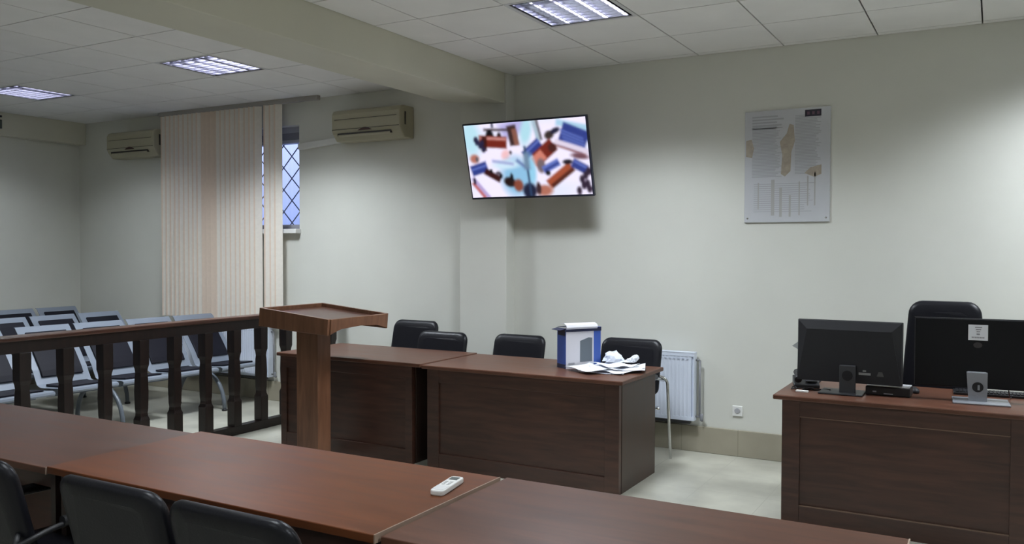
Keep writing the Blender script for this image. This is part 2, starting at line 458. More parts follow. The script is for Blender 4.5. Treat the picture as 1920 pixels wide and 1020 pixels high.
tag(tr.build('cable_duct', m_whitep, bevel=.006), 'white plastic pipe duct from the right air conditioner towards the window', 'duct')
tr = MB(); tr.box(-.10, .10, -.05, 0, -.026, .026, Matrix.Translation((-8.16, YB, 2.60)) @ Matrix.Rotation(math.radians(28), 4, 'Y'))
tag(tr.build('cable_duct', m_whitep, bevel=.006), 'short white pipe duct below the left air conditioner, running behind the blind', 'duct')
sg = empty('wall_sign_box', (-9.71, 5.42, 2.93))
tag(sg, 'small dark grey-green box sign on the left beam at the photo edge', 'sign')
MB().box(0, .045, -.16, .14, 0, .10).build('sign_body', plain('sign_grey_green', (.06,.075,.065), .5), sg, bevel=.005)
MB().box(0, .06, -.17, .13, .125, .145).build('hanging_bar', m_bplast, sg)
MB().box(0, .02, -.12, -.10, .09, .13).build('bracket', m_bplast, sg)
MB().box(0, .02, .06, .08, .09, .13).build('bracket', m_bplast, sg)

# ------------------------------------------------------------------ television
def screen_pic(nu, nv):
    """returns colours (nv rows, nu columns) of a four-way camera picture"""
    def lerp(a, b, t): return tuple(a[i]+(b[i]-a[i])*t for i in range(3))
    W_, PK = (.93, .90, .99), (.80, .72, .80)
    CY = (.52, .72, .86); RD = (.42, .13, .09); OR = (.60, .28, .18); DK = (.05, .04, .07); BL = (.17, .22, .50); BL2 = (.35,.42,.72); NV = (.08, .10, .20); GR = (.35,.33,.36)
    shapes = []
    def rect(cx, cy, hw, hh, ang, col, soft=.012): shapes.append(('r', cx, cy, hw, hh, math.radians(ang), col, soft))
    def ell(cx, cy, hw, hh, ang, col, soft=.15): shapes.append(('e', cx, cy, hw, hh, math.radians(ang), col, soft))
    # top-left view
    ell(.05, .18, .07, .22, 0, (.70,.86,.92), .8); rect(.42, .07, .10, .07, -18, (.68,.66,.86), .05)
    rect(.27, .085, .09, .010, 4, (.25,.2,.22)); rect(.245, .02, .008, .02, 0, NV)
    ell(.215, .16, .030, .065, 0, DK, .4); ell(.215, .115, .018, .03, 0, DK, .4); ell(.295, .17, .016, .04, 0, (.15,.1,.12), .4)
    rect(.235, .245, .105, .05, 6, RD); rect(.24, .20, .10, .012, 6, (.75,.5,.48)); rect(.16, .26, .02, .06, 6, (.22,.07,.06))
    for q in ((.10,.24),(.125,.29),(.15,.34),(.09,.20),(.14,.25)): ell(q[0], q[1], .017, .035, 20, (.14,.13,.24), .5)
    rect(.41, .175, .034, .085, -6, (.22,.15,.15)); rect(.43, .20, .018, .07, -6, (.50,.32,.27))
    ell(.33, .43, .03, .06, 30, (.92,.72,.74), .8); ell(.375, .40, .010, .022, 0, (.15,.12,.16), .5)
    ell(.06, .46, .035, .05, 0, (.68,.42,.36), .6); ell(.08, .47, .012, .03, 0, GR, .5)
    # top-right view
    ell(.52, .13, .04, .16, 15, (.66,.84,.90), .8); rect(.625, .12, .010, .09, -10, GR); rect(.60, .12, .012, .10, -10, (.60,.70,.76), .02)
    ell(.705, .20, .035, .045, -20, (.20,.16,.15), .5); ell(.755, .15, .035, .03, -20, (.10,.10,.20), .5)
    rect(.90, .10, .12, .025, 14, (.62,.78,.88), .02)
    rect(.89, .27, .095, .10, 24, BL); 
    for i in range(4): rect(.89+.02*(i-1.5)*.3, .21+.045*i, .085, .006, 24, BL2, .006)
    rect(.88, .375, .13, .022, 20, (.85,.80,.88)); rect(.84, .40, .13, .008, 20, (.6,.4,.38))
    rect(.555, .37, .075, .040, -36, BL); rect(.555, .345, .07, .008, -36, BL2, .008)
    rect(.655, .42, .085, .058, -36, RD); rect(.60, .50, .05, .045, -36, (.78,.46,.40)); ell(.72, .37, .03, .05, 0, (.25,.10,.09), .4)
    ell(.615, .60, .030, .08, 0, (.42,.36,.38), .5)
    ell(.93, .50, .06, .03, 10, (.40,.26,.30), .7)
    # bottom-left view
    ell(.40, .74, .11, .22, 0, CY, .6); ell(.33, .56, .10, .05, 0, (.78,.88,.95), .8)
    rect(.09, .60, .065, .045, -14, BL); rect(.09, .585, .06, .008, -14, BL2, .008); rect(.30, .53, .08, .010, 10, (.55,.58,.78), .02)
    rect(.20, .70, .065, .028, 30, (.20,.06,.07)); ell(.19, .64, .012, .025, 0, DK, .4); ell(.27, .71, .013, .03, 0, DK, .4); ell(.25, .67, .02, .02, 0, (.3,.27,.33), .6)
    ell(.34, .80, .045, .055, 20, (.12,.06,.06), .4); ell(.36, .74, .012, .05, 0, DK, .4); ell(.41, .85, .035, .07, 0, (.50,.26,.20), .5)
    rect(.09, .88, .10, .018, 52, (.68,.60,.80)); rect(.065, .90, .07, .014, 52, (.70,.36,.38)); ell(.035, .77, .012, .04, 0, (.12,.10,.2), .4)
    # bottom-right view
    ell(.53, .66, .035, .17, 0, (.55,.78,.90), .7); 
    rect(.695, .61, .065, .032, -24, BL2); rect(.70, .615, .06, .010, -24, BL, .008)
    rect(.76, .74, .105, .042, -34, OR); rect(.78, .77, .10, .018, -34, (.30,.12,.07)); ell(.665, .70, .018, .028, 0, DK, .4)
    ell(.83, .565, .035, .028, 0, (.10,.07,.12), .5); rect(.92, .63, .055, .038, 30, BL); rect(.93, .61, .05, .008, 30, BL2, .008)
    ell(.62, .93, .06, .06, 0, (.66,.40,.33), .6); ell(.575, .90, .018, .07, 0, (.2,.12,.14), .5)
    for q in ((.93,.80),(.96,.75),(.97,.86),(.94,.88),(.98,.93),(.90,.95),(.985,.70)): ell(q[0], q[1], .018, .045, 0, (.16,.10,.18), .5)
    # joints between the views
    ell(.50, .93, .05, .09, 0, NV, .4)
    rect(.503, .74, .008, .26, -2, (.16,.24,.36)); rect(.46, .57, .05, .012, 40, (.35,.42,.62), .02); rect(.50, .52, .02, .07, 0, (.4,.5,.6), .03)
    rows = []
    for j in range(nv):
        v = (j+.5)/nv; row = []
        for i in range(nu):
            uu = (i+.5)/nu; c = W_
            c = lerp(c, (.80,.86,.93), max(0, .5*math.sin(uu*7+v*3)*math.sin(v*9-uu)))
            for kd, cx, cyy, hw, hh, an, col, soft in shapes:
                hw, hh = hw*1.12, hh*1.12
                dx = uu-cx; dy = (v-cyy)*.5625
                a, b = math.cos(an), math.sin(an)
                p = dx*a + dy*b; q = -dx*b + dy*a
                if kd == 'r':
                    d = max(abs(p)-hw, abs(q)-hh*.8); al = min(1, max(0, .5 - d/soft))
                else:
                    d = math.hypot(p/hw, q/(hh*.6)); al = min(1, max(0, (1 + soft/2 - d)/soft))
                if al > 0: c = lerp(c, col, al)
            row.append(c)
        rows.append(row)
    rows = [[tuple(q**2.1 for q in c) for c in rw] for rw in rows]   # display values to light
    for _ in range(2):
        rows = [[tuple(sum(rows[min(nv-1,max(0,j+b))][min(nu-1,max(0,i+a))][q]*w for a,b,w in ((0,0,.4),(1,0,.15),(-1,0,.15),(0,1,.15),(0,-1,.15))) for q in range(3)) for i in range(nu)] for j in range(nv)]
    return rows
TVW, TVH = 1.14, .645
tv = empty('television', (-3.35, 6.185, 2.335)); tv.rotation_euler = (math.radians(15), 0, math.radians(.8))
tag(tv, 'flat wall television tilted down, showing four bright camera views', 'television')
MB().box(-TVW/2, TVW/2, 0, .03, -TVH/2, TVH/2).box(-.42, .42, .03, .07, -.26, .12).build('bezel', plain('tv_dark_navy_bezel', (.012,.014,.03), .35), tv, bevel=.004)
nu, nv = 128, 72
bm = bmesh.new(); vs = [[bm.verts.new(((-.5+i/nu)*(TVW-.026), -.0012, (.5-j/nv)*(TVH-.03)+.002)) for i in range(nu+1)] for j in range(nv+1)]
cl = bm.loops.layers.float_color.new('picture'); pic = screen_pic(nu, nv)
for j in range(nv):
    for i in range(nu):
        fc = bm.faces.new((vs[j][i], vs[j+1][i], vs[j+1][i+1], vs[j][i+1]))
        for lp in fc.loops: lp[cl] = (*pic[j][i], 1)
me = bpy.data.meshes.new('screen'); bm.to_mesh(me); bm.free()
ms, t_, b_2 = new_mat('screen_picture'); at_ = t_.nodes.new('ShaderNodeAttribute'); at_.attribute_name = 'picture'
t_.links.new(at_.outputs['Color'], b_2.inputs['Emission Color']); b_2.inputs['Emission Strength'].default_value = 1.08; b_2.inputs['Base Color'].default_value = (.01,.01,.01,1); b_2.inputs['Roughness'].default_value = .3
me.materials.append(ms); so = bpy.data.objects.new('screen', me); COL.objects.link(so); so.parent = tv
br = MB(); br.box(-.10, .10, .07, .085, -.16, .12)
iv = tv.matrix_basis.inverted()
br.tube([(0, .07, 0), (.0, .22, -.03)], .018, 8).tube([(0, .22, -.03), (0.0, .39, -.09)], .018, 8)
br.build('mount_arm', m_bplast2, tv)
wp = MB(); mi_ = Euler(tv.rotation_euler).to_matrix().to_4x4().inverted() @ Matrix.Translation(-tv.location)
wp.box(-3.43, -3.27, 6.575, 6.598, 2.28, 2.52, mi_); wp.build('wall_plate', m_bplast2, tv)

# ------------------------------------------------------------------ poster board
po = empty('wall_poster', (-1.36, YB, 1.805))
tag(po, 'glossy printed information board on the wall, right of the television', 'poster')
m_post = plain('poster_board_gloss', (.52, .53, .56), .16, noise=.05, nscale=3, spec=.6)
MB().box(-.31, .31, -.016, -.001, 0, .84).build('board', m_post, po, bevel=.002)
pr_ = MB(); random.seed(8)
def lines(mb, x0, x1, z0, z1, dz, th=.004, gaps=.25):
    z = z1
    while z > z0:
        a = x0
        b = x0 + (x1-x0)*random.uniform(.75, 1)
        mb.box(a, b, -.0165, -.0158, z-th, z); z -= dz
lines(pr_, -.255, -.02, .69, .80, .022, .012)
lines(pr_, -.255, -.03, .34, .72, .011, .006)
lines(pr_, .06, .25, .36, .79, .011, .006)
lines(pr_, -.24, .24, .08, .29, .016, .005)
pr_.build('printed_text', plain('poster_print_grey', (.36,.365,.39), .3), po)
pv = MB()
for (a, b, c, d) in ((-.11,-.085,.05,.32), (-.05,-.03,.04,.26), (.02,.035,.04,.2), (.09,.10,.05,.3), (-.21,-.20,.10,.3), (.15,.16,.12,.34), (.2,.21,.12,.36)):
    pv.box(a, b, -.0168, -.0159, c, d)
pv.build('printed_figures', plain('poster_print_olive', (.37,.36,.35), .3), po)
m_map = plain('poster_print_brown', (.36,.31,.25), .3, noise=.15, nscale=30)
for q, ol in enumerate(([(-.04,.36),(-.01,.34),(.03,.38),(.035,.52),(.06,.60),(.05,.72),(.02,.73),(.0,.66),(-.05,.60),(-.03,.50)], [(-.30,.5),(-.255,.49),(-.24,.56),(-.26,.63),(-.30,.62)], [(.13,.36),(.20,.33),(.25,.35),(.25,.42),(.17,.40)])):
    MB().prism(ol, -.0168, -.0160, 'y').build('printed_figure', m_map, po)
MB().box(.13, .245, -.0172, -.0159, .775, .825).build('printed_logo', plain('poster_logo_dark', (.02,.016,.03), .3), po)
lg = MB()
for k in range(3): lg.box(.145+.035*k, .163+.035*k, -.0178, -.0171, .788, .811)
lg.build('logo_letters', plain('poster_logo_letters', (.12,.06,.09), .4), po)
for a in (-.285, .285):
    sc_ = MB(); sc_.lathe([(.008, 0), (.008, .016), (.004, .019)], (0,0,0), 12, Matrix.Translation((a, -.001, .03)) @ Matrix.Rotation(math.radians(90), 4, 'X'))
    sc_.build('mounting_screw', m_chrome, po)

# ------------------------------------------------------------------ radiators, socket
def radiator(x0, x1, z0, z1, label, pipe=True):
    root = empty('radiator', ((x0+x1)/2, YB-.001, z0)); w = (x1-x0)/2; h = z1-z0
    tag(root, label, 'radiator', 'white panel radiators')
    p = MB(); n = int((x1-x0)/.033)
    ol = []
    for k in range(n):
        a = -w+.02 + (2*w-.04)*k/n; st = (2*w-.04)/n
        ol += [(a, -.095), (a+st*.3, -.095), (a+st*.45, -.092), (a+st*.85, -.092)]
    ol += [(w-.02, -.095), (w-.02, -.083), (-w+.02, -.083)]
    p.prism(ol, .03, h-.03, 'z'); p.box(-w, w, -.096, -.083, 0, .03).box(-w, w, -.096, -.083, h-.03, h)
    p.build('panel', m_white, root)
    g = MB(); g.box(-w-.003, -w+.004, -.097, -.03, 0, h).box(w-.004, w+.003, -.097, -.03, 0, h)
    g.box(-w, w, -.098, -.03, h-.002, h+.003)
    g.box(-w, w, -.083, -.05, .02, h-.01)
    g.build('side_cover', m_white, root)
    gr = MB()
    k = -w+.03
    while k < w-.03: gr.box(k, k+.018, -.0975, -.0955, h-.055, h-.047); k += .036
    gr.build('top_slots', plain('radiator_slot_grey', (.42,.46,.56), .5), root)
    if pipe:
        q = MB(); q.tube([(w+.035, -.05, h-.06), (w+.035, -.05, .03), (w+.05, -.03, -.005)], .009, 8)
        q.tube([(w, -.05, h-.06), (w+.035, -.05, h-.06)], .008, 8).tube([(w, -.05, .03), (w+.035, -.05, .03)], .008, 8)
        q.build('pipe', plain('pipe_grey', (.16,.16,.17), .35), root)
        v = MB(); v.lathe([(.012, 0), (.014, .01), (.014, .05), (.008, .055)], (w+.05, -.05, .0), 10); v.build('valve', m_silver, root)
    br = MB()
    for a in (-w*.6, w*.6):
        for c in (.06, h-.12): br.box(a-.015, a+.015, -.05, -.0, c, c+.04); br.build('bracket', m_white, root); br = MB()
    MB().box(-w*.9, w*.9, -.075, -.03, -.028, .02).build('bottom_pipe', plain('radiator_underside', (.06,.06,.065), .5), root)
    return root
radiator(-2.77, -2.03, .255, .79, 'white ribbed panel radiator on the wall behind the centre desk')
radiator(-7.9, -6.58, .255, .79, 'white panel radiator under the blind, behind the grey bench seats')
so_ = empty('wall_socket', (-1.71, YB, .35)); tag(so_, 'white electrical socket low on the wall between the centre desk and the computer desk', 'socket')
MB().box(-.04, .04, -.012, 0, -.04, .04).build('cover_plate', m_whitep, so_, bevel=.004)
MB().lathe([(.022, 0), (.022, .004), (.018, .005)], (0,0,0), 20, Matrix.Translation((0, -.011, .004)) @ Matrix.Rotation(math.radians(90), 4, 'X')).build('outlet', plain('outlet_grey', (.38,.38,.4), .5), so_)

# ------------------------------------------------------------------ desks
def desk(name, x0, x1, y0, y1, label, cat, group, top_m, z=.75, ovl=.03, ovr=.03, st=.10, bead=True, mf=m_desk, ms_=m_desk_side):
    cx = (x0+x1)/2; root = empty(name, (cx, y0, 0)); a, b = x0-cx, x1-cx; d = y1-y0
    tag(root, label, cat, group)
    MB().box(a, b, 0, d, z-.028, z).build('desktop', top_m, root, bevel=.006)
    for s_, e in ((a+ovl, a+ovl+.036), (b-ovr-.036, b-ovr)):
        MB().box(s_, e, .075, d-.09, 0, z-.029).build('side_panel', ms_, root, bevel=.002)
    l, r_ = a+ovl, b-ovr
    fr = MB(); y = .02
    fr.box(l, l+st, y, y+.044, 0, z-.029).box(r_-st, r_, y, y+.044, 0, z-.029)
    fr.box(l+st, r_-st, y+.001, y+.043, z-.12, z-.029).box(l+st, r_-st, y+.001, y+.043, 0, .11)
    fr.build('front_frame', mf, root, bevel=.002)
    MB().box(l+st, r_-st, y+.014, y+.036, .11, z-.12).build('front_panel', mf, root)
    if bead:
        bd = MB(); bd.box(l+st, r_-st, y-.001, y+.014, z-.124, z-.119).box(l+st, r_-st, y-.001, y+.014, .106, .111)
        bd.build('panel_bead', m_bead, root)
    return root
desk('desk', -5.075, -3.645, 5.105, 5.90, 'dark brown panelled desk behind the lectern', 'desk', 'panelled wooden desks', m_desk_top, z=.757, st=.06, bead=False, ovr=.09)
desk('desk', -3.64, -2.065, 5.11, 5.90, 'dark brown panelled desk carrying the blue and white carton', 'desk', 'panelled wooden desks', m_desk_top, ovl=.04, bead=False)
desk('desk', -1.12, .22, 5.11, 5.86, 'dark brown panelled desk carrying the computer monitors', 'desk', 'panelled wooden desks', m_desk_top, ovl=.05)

def near_table(x0, x1, y0, y1, z, label, tm, em):
    cx = (x0+x1)/2; root = empty('conference_table', (cx, y0, 0)); a, b = x0-cx+.002, x1-cx-.0025; d = y1-y0
    tag(root, label, 'table', 'conference tables in the foreground row')
    t = MB(); t.mi = 0; t.box(a+.0015, b-.0015, 0, d, z-.028, z); t.build('tabletop', tm, root, bevel=.003)
    MB().box(b-.0035, b+.0005, 0, d, z-.027, z+.0005).build('edge_strip', em, root)
    for s_ in (a+.03, b-.032): MB().box(s_, s_+.03, .04, d-.04, 0, z-.029).build('side_panel', m_desk_side, root)
    MB().box(a+.06, b-.06, d*.62, d*.62+.02, .15, z-.029).build('modesty_panel', m_desk, root)
    MB().box(a+.06, b-.06, .06, .08, z-.10, z-.029).build('apron', m_desk, root)
    return root
near_table(-4.80, -3.19, 1.985, 2.70, .748, 'brown table at the far left of the foreground row', m_near2, m_edge)
near_table(-3.19, -1.58, 1.985, 2.725, .754, 'middle reddish-brown foreground table with the remote control on it', m_near, m_edge)
near_table(-1.575, -.20, 2.0, 2.755, .748, 'brown table at the right end of the foreground row', m_near2, m_edge)

# ------------------------------------------------------------------ lectern
le = empty('lectern', (-4.30, 4.82, 0)); tag(le, 'tall brown wooden lectern with sloping tray top, before the left desk', 'lectern')
cl_ = MB(); cl_.box(-.17, .035, -.12, .02, .03, 1.08); cl_.build('column', m_lect, le, bevel=.003)
MB().box(-.22, .06, -.20, .20, 0, .035).build('base', m_lect, le, bevel=.004)
sl_ = math.radians(5.2)
tm_ = Matrix.Translation((0, 0, 1.108)) @ Matrix.Rotation(sl_, 4, 'Y')
tb = MB(); tb.box(-.31, .31, -.31, .31, -.02, .006, tm_); tb.build('tray_board', m_railtop, le)
td = MB()
for s_ in (-1, 1):   # near and far side boards, deeper at the high end
    y_a, y_b = (-.335, -.313) if s_ < 0 else (.313, .335)
    td.prism([(-.325, -.098), (.0, -.092), (.325, -.078), (.325, .035), (-.325, .035)], y_a, y_b, 'y', tm_)
    td.build('side_board', m_lect, le, bevel=.002); td = MB()
hb = MB(); hb.box(-.335, -.313, -.313, .313, -.095, .034, tm_); hb.build('upper_board', m_lect, le, bevel=.002)
lp_ = MB(); lp_.prism([(-.313, .034), (.313, .034), (.313, -.074), (.27, -.06), (.2, -.042), (0, -.032), (-.2, -.042), (-.27, -.06), (-.313, -.074)], .313, .335, 'x', tm_); lp_.build('lower_lip', m_lect, le, bevel=.002)

# ------------------------------------------------------------------ balustrade
ba = empty('balustrade', (-5.67, 5.0, 0)); tag(ba, 'dark wooden balustrade dividing the grey bench seats from the court floor', 'railing')
y0, y1 = 2.2, 6.575
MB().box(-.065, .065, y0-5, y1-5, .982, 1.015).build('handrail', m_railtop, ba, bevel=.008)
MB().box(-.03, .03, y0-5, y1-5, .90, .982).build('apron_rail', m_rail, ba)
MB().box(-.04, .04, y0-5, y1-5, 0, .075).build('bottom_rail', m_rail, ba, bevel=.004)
def baluster():
    m = MB(); prof = [(.075,.044),(.29,.044),(.315,.035),(.34,.033),(.37,.036),(.50,.039),(.62,.036),(.65,.033),(.68,.036),(.71,.043),(.901,.044)]
    m.rings([[Vector((-w,-w*.93,z)), Vector((w,-w*.93,z)), Vector((w,w*.93,z)), Vector((-w,w*.93,z))] for z, w in prof], smooth=False)
    return m
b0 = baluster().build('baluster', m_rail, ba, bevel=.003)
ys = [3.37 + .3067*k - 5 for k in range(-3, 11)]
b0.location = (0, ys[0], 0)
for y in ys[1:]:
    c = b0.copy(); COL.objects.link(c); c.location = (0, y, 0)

# ------------------------------------------------------------------ waiting benches
PROF = [(-.012, .385), (.0, .40), (-.006, .418), (-.04, .425), (-.20, .412), (-.38, .402), (-.43, .42), (-.455, .46), (-.50, .54), (-.60, .67), (-.70, .80), (-.775, .885), (-.79, .898), (-.805, .895)]
def strip(mb, pts, y0, y1, off, th):
    """sheet following the profile, offset towards the sitter"""
    n = len(pts); nr = []
    for i in range(n):
        a = Vector(pts[max(i-1, 0)]); b = Vector(pts[min(i+1, n-1)]); t = (b-a).normalized(); nr.append(Vector((t.y, -t.x)))
    up = [Vector(pts[i]) + nr[i]*(off+th) for i in range(n)]; lo = [Vector(pts[i]) + nr[i]*off for i in range(n)]
    ring = up + lo[::-1]
    mb.rings([[Vector((p.x, y, p.y)) for p in ring] for y in (y0, y1)], smooth=False)
    return mb
def sub(pts, a, b):
    """points of the profile between arc fractions a and b"""
    P = [Vector(p) for p in pts]; L_ = [0]
    for p, q in zip(P, P[1:]): L_.append(L_[-1] + (q-p).length)
    T = L_[-1]; out = []
    for k in range(9):
        s_ = (a + (b-a)*k/8)*T
        for i in range(len(P)-1):
            if L_[i] <= s_ <= L_[i+1] + 1e-9:
                out.append(P[i].lerp(P[i+1], (s_-L_[i])/max(1e-9, L_[i+1]-L_[i]))); break
    return out
def make_bench(n=4):
    root = empty('waiting_bench', (0, 0, 0))
    MB().box(-.33, -.27, -.53*n/2+.02, .53*n/2-.02, .33, .39).build('beam', m_greydk, root, bevel=.004)
    s0 = strip(MB(), PROF, -.243, .243, 0, -.004).build('seat_shell', m_grey, root)
    sp1 = strip(MB(), sub(PROF, .09, .40), -.185, .185, .001, .016).build('seat_pad', m_pad, s0, bevel=.005)
    sp2 = strip(MB(), sub(PROF, .49, .915), -.185, .185, .001, .018).build('back_pad', m_pad, s0, bevel=.005)
    for k in range(n):
        o = s0 if k == 0 else copy_tree(s0, root)
        o.location = (0, (k-(n-1)/2)*.53, 0)
    for yy in (-.53*(n/4+.02), .53*(n/4+.02)):
        pts = [(-.02 - .30 + .36*math.cos(a) , yy, .40*math.sin(a)**.8 - .02) for a in [math.pi*k/14 for k in range(15)]]
        pts = [(p[0], p[1], max(.012, p[2])) for p in pts]
        MB().tube(pts, .02, 8).build('leg', m_legs, root)
        for ex in (pts[0], pts[-1]):
            MB().lathe([(.028, 0), (.028, .012), (.02, .02)], (ex[0], yy, 0), 12).build('foot', m_bplast, root)
    return root
bench0 = make_bench()
BN = [(-6.66, 5.39, 'four-seat grey steel waiting bench nearest the balustrade, at the window wall end'),
      (-6.70, 3.22, 'four-seat grey steel waiting bench nearest the balustrade, cut by the left photo edge'),
      (-7.80, 5.165, 'four-seat grey steel waiting bench in the middle row, at the window wall end'),
      (-7.80, 3.045, 'four-seat grey steel waiting bench in the middle row, cut by the left photo edge'),
      (-8.93, 5.40, 'four-seat grey steel waiting bench in the back row, against the left wall')]
for i, (x, y, lb) in enumerate(BN):
    o = bench0 if i == 0 else copy_tree(bench0)
    o.rotation_euler = (0, 0, math.radians(-3.5 if i == 0 else 0))
    o.location = (x, y, 0); tag(o, lb, 'bench', 'grey waiting room benches with dark pads')

# ------------------------------------------------------------------ visitor chairs
def bent(pts, rad=.05, n=5):
    """rounds the corners of a polyline"""
    P = [Vector(p) for p in pts]; out = [P[0]]
    for i in range(1, len(P)-1):
        a = (P[i-1]-P[i]); b = (P[i+1]-P[i]); ra = min(rad, a.length/2.01, b.length/2.01)
        p0 = P[i] + a.normalized()*ra; p1 = P[i] + b.normalized()*ra
        for k in range(n+1):
            t = k/n; out.append((1-t)**2*p0 + 2*t*(1-t)*P[i] + t*t*p1)
    out.append(P[-1]); return out
def make_chair(m_fr=m_chrome, splay=.30):
    """faces -y; origin on the floor under the back"""
    root = empty('conference_chair', (0, 0, 0))
    def backfn(x, v, d):
        z = .50 + v; lean = .13*(v/.40)
        return Vector((x, -.03 + lean*.75 + d - .9*x*x*.25, z))
    cushion(MB(), .49, .40, .055, .07, backfn, rb=.05).build('backrest', m_black, root)
    cushion(MB(), .45, .45, .07, .06, lambda x, v, d: Vector((x, -.52+v, .455 - d - .0*v))).build('seat', m_black, root)
    for s_ in (-1, 1):
        fr = MB()
        fr.tube(bent([(s_*.20, .0, .64), (s_*(splay-.012), .04, .62), (s_*splay, .09, .012)], .05), .0115, 8)
        fr.build('rear_leg', m_fr, root)
        fr = MB()
        fr.tube(bent([(s_*.255, .055, .60), (s_*.255, -.12, .64), (s_*.255, -.46, .63), (s_*.25, -.49, .012)], .07), .0115, 8)
        fr.build('front_leg', m_fr, root)
        ap = MB(); ap.tube([(s_*.255, -.12, .648), (s_*.255, -.40, .645)], .02, 8).build('armrest', m_bplast, root)
    cb = MB(); cb.tube([(-.25, -.47, .40), (.25, -.47, .40)], .010, 8).tube([(-.25, -.02, .40), (.25, -.02, .40)], .010, 8).tube([(-.23, -.47, .41), (-.23, -.02, .41)], .01, 8).tube([(.23, -.47, .41), (.23, -.02, .41)], .01, 8)
    cb.build('seat_frame', m_fr, root)
    return root
ch0 = make_chair()
ch_dark = make_chair(plain('black_frame_paint', (.008,.008,.010), .5), .256)
CH = [(-4.63, 6.38, 0, 1.045, 'black leather conference chair behind the left desk, standing farthest back'),
      (-4.07, 5.99, 0, .995, 'black leather conference chair behind the left desk, nearest to the desk gap'),
      (-3.51, 6.33, 0, .965, 'black leather conference chair behind the middle of the centre desk'),
      (-2.415, 6.12, 0, 1.015, 'black leather conference chair behind the papers at the right end of the centre desk'),
      (-3.12, 1.72, 180, .975, 'black conference chair at the left photo edge, tucked at the foreground tables'),
      (-2.375, 1.73, 180, .975, 'black conference chair in the foreground, left of the two tucked at the middle table'),
      (-1.84, 1.72, 180, .975, 'black conference chair in the foreground nearest the camera, right one at the middle table')]
for i, (x, y, rz, s_, lb) in enumerate(CH):
    o = ch0 if i == 0 else copy_tree(ch0) if i < 4 else ch_dark if i == 4 else copy_tree(ch_dark)
    o.location = (x, y, 0); o.rotation_euler = (0, 0, math.radians(rz)); o.scale = (1, 1, s_)
    tag(o, lb, 'chair', 'black conference chairs')

# high-backed office chair behind the computer desk
oc = empty('office_chair', (-.27, 6.12, 0)); tag(oc, 'high-backed black office chair behind the right monitor', 'chair')
wf_ = lambda t: 1.10 - .19*min(1, max(0, (t-.25)/.45))
cushion(MB(), .465, .78, .07, .09, lambda x, v, d: Vector((x, .0 + .05*v + d - x*x*.5, .49 + v)), rb=.06, wfun=wf_).build('backrest', m_black, oc)
cushion(MB(), .50, .48, .10, .07, lambda x, v, d: Vector((x, -.50 + v, .46 - d))).build('seat', m_black, oc)
MB().lathe([(.028, .07), (.028, .25), (.02, .26), (.02, .42)], (0, -.26, 0), 14).build('gas_column', m_chrome, oc)
bs = MB()
for k in range(5):
    a = math.radians(18 + 72*k); bs.tube([(0, -.26, .11), (.29*math.cos(a), -.26+.29*math.sin(a), .075)], [.03, .016], 8)
bs.build('star_base', m_bplast, oc)
for k in range(5):
    a = math.radians(18 + 72*k); c = (.29*math.cos(a), -.26+.29*math.sin(a))
    MB().tube([(c[0]-.02*math.sin(a), c[1]+.02*math.cos(a), .028), (c[0]+.02*math.sin(a), c[1]-.02*math.cos(a), .028)], .028, 12).build('caster', m_bplast2, oc)
for s_ in (-1, 1):
    MB().tube(bent([(s_*.24, -.05, .45), (s_*.29, -.05, .50), (s_*.29, -.05, .66), (s_*.28, -.34, .67)], .06), .018, 8).build('armrest', m_bplast, oc)

# ------------------------------------------------------------------ monitors
mo = empty('monitor', (-.74, 5.38, .75)); tag(mo, 'black monitor seen from behind, at the left end of the computer desk', 'monitor', 'monitors on the computer desk')
mb = MB(); mb.box(-.292, .292, 0, .022, .062, .43); mb.build('bezel', m_bplast, mo, bevel=.004)
tk = MB()   # stepped back shell
o1 = [(-.288, .066), (.288, .066), (.288, .426), (-.288, .426)]; o2 = [(-.288, .066), (.288, .066), (.235, .375), (-.235, .375)]
tk.rings([[Vector((a, 0, b)) for a, b in o1], [Vector((a*.995, -.012, b)) for a, b in o1], [Vector((a, -.034, b)) for a, b in o2]], smooth=False)
tk.build('back_shell', m_bplast2, mo)
MB().box(-.045, .045, -.052, -.028, .006, .17).build('stand_neck', plain('stand_dark_grey', (.034,.035,.040), .45), mo, bevel=.004)
MB().lathe([(.030, 0), (.030, .002)], (0,0,0), 24, Matrix.Translation((0, -.0515, .11)) @ Matrix.Rotation(math.radians(90), 4, 'X')).build('cable_hole', plain('hole_black', (.002,.002,.003), .6), mo)
MB().box(-.155, .09, -.115, .09, 0, .010).build('stand_base', m_bplast, mo, bevel=.004)
lb_ = MB(); lb_.box(.06, .125, -.0365, -.0335, .118, .131).box(.082, .100, -.0365, -.0335, .137, .146)
lb_.build('rating_label', plain('label_silver', (.22,.22,.22), .4), mo)
em_ = MB(); em_.prism([(.158, .115), (.196, .115), (.187, .14), (.167, .14)], -.0362, -.0335, 'y'); em_.build('emblem', plain('emblem_grey', (.07,.07,.07), .5), mo)
sc2 = MB(); sc2.box(-.28, .28, .0225, .0235, .085, .415).build('screen', plain('screen_dark', (.01,.01,.012), .2), mo)

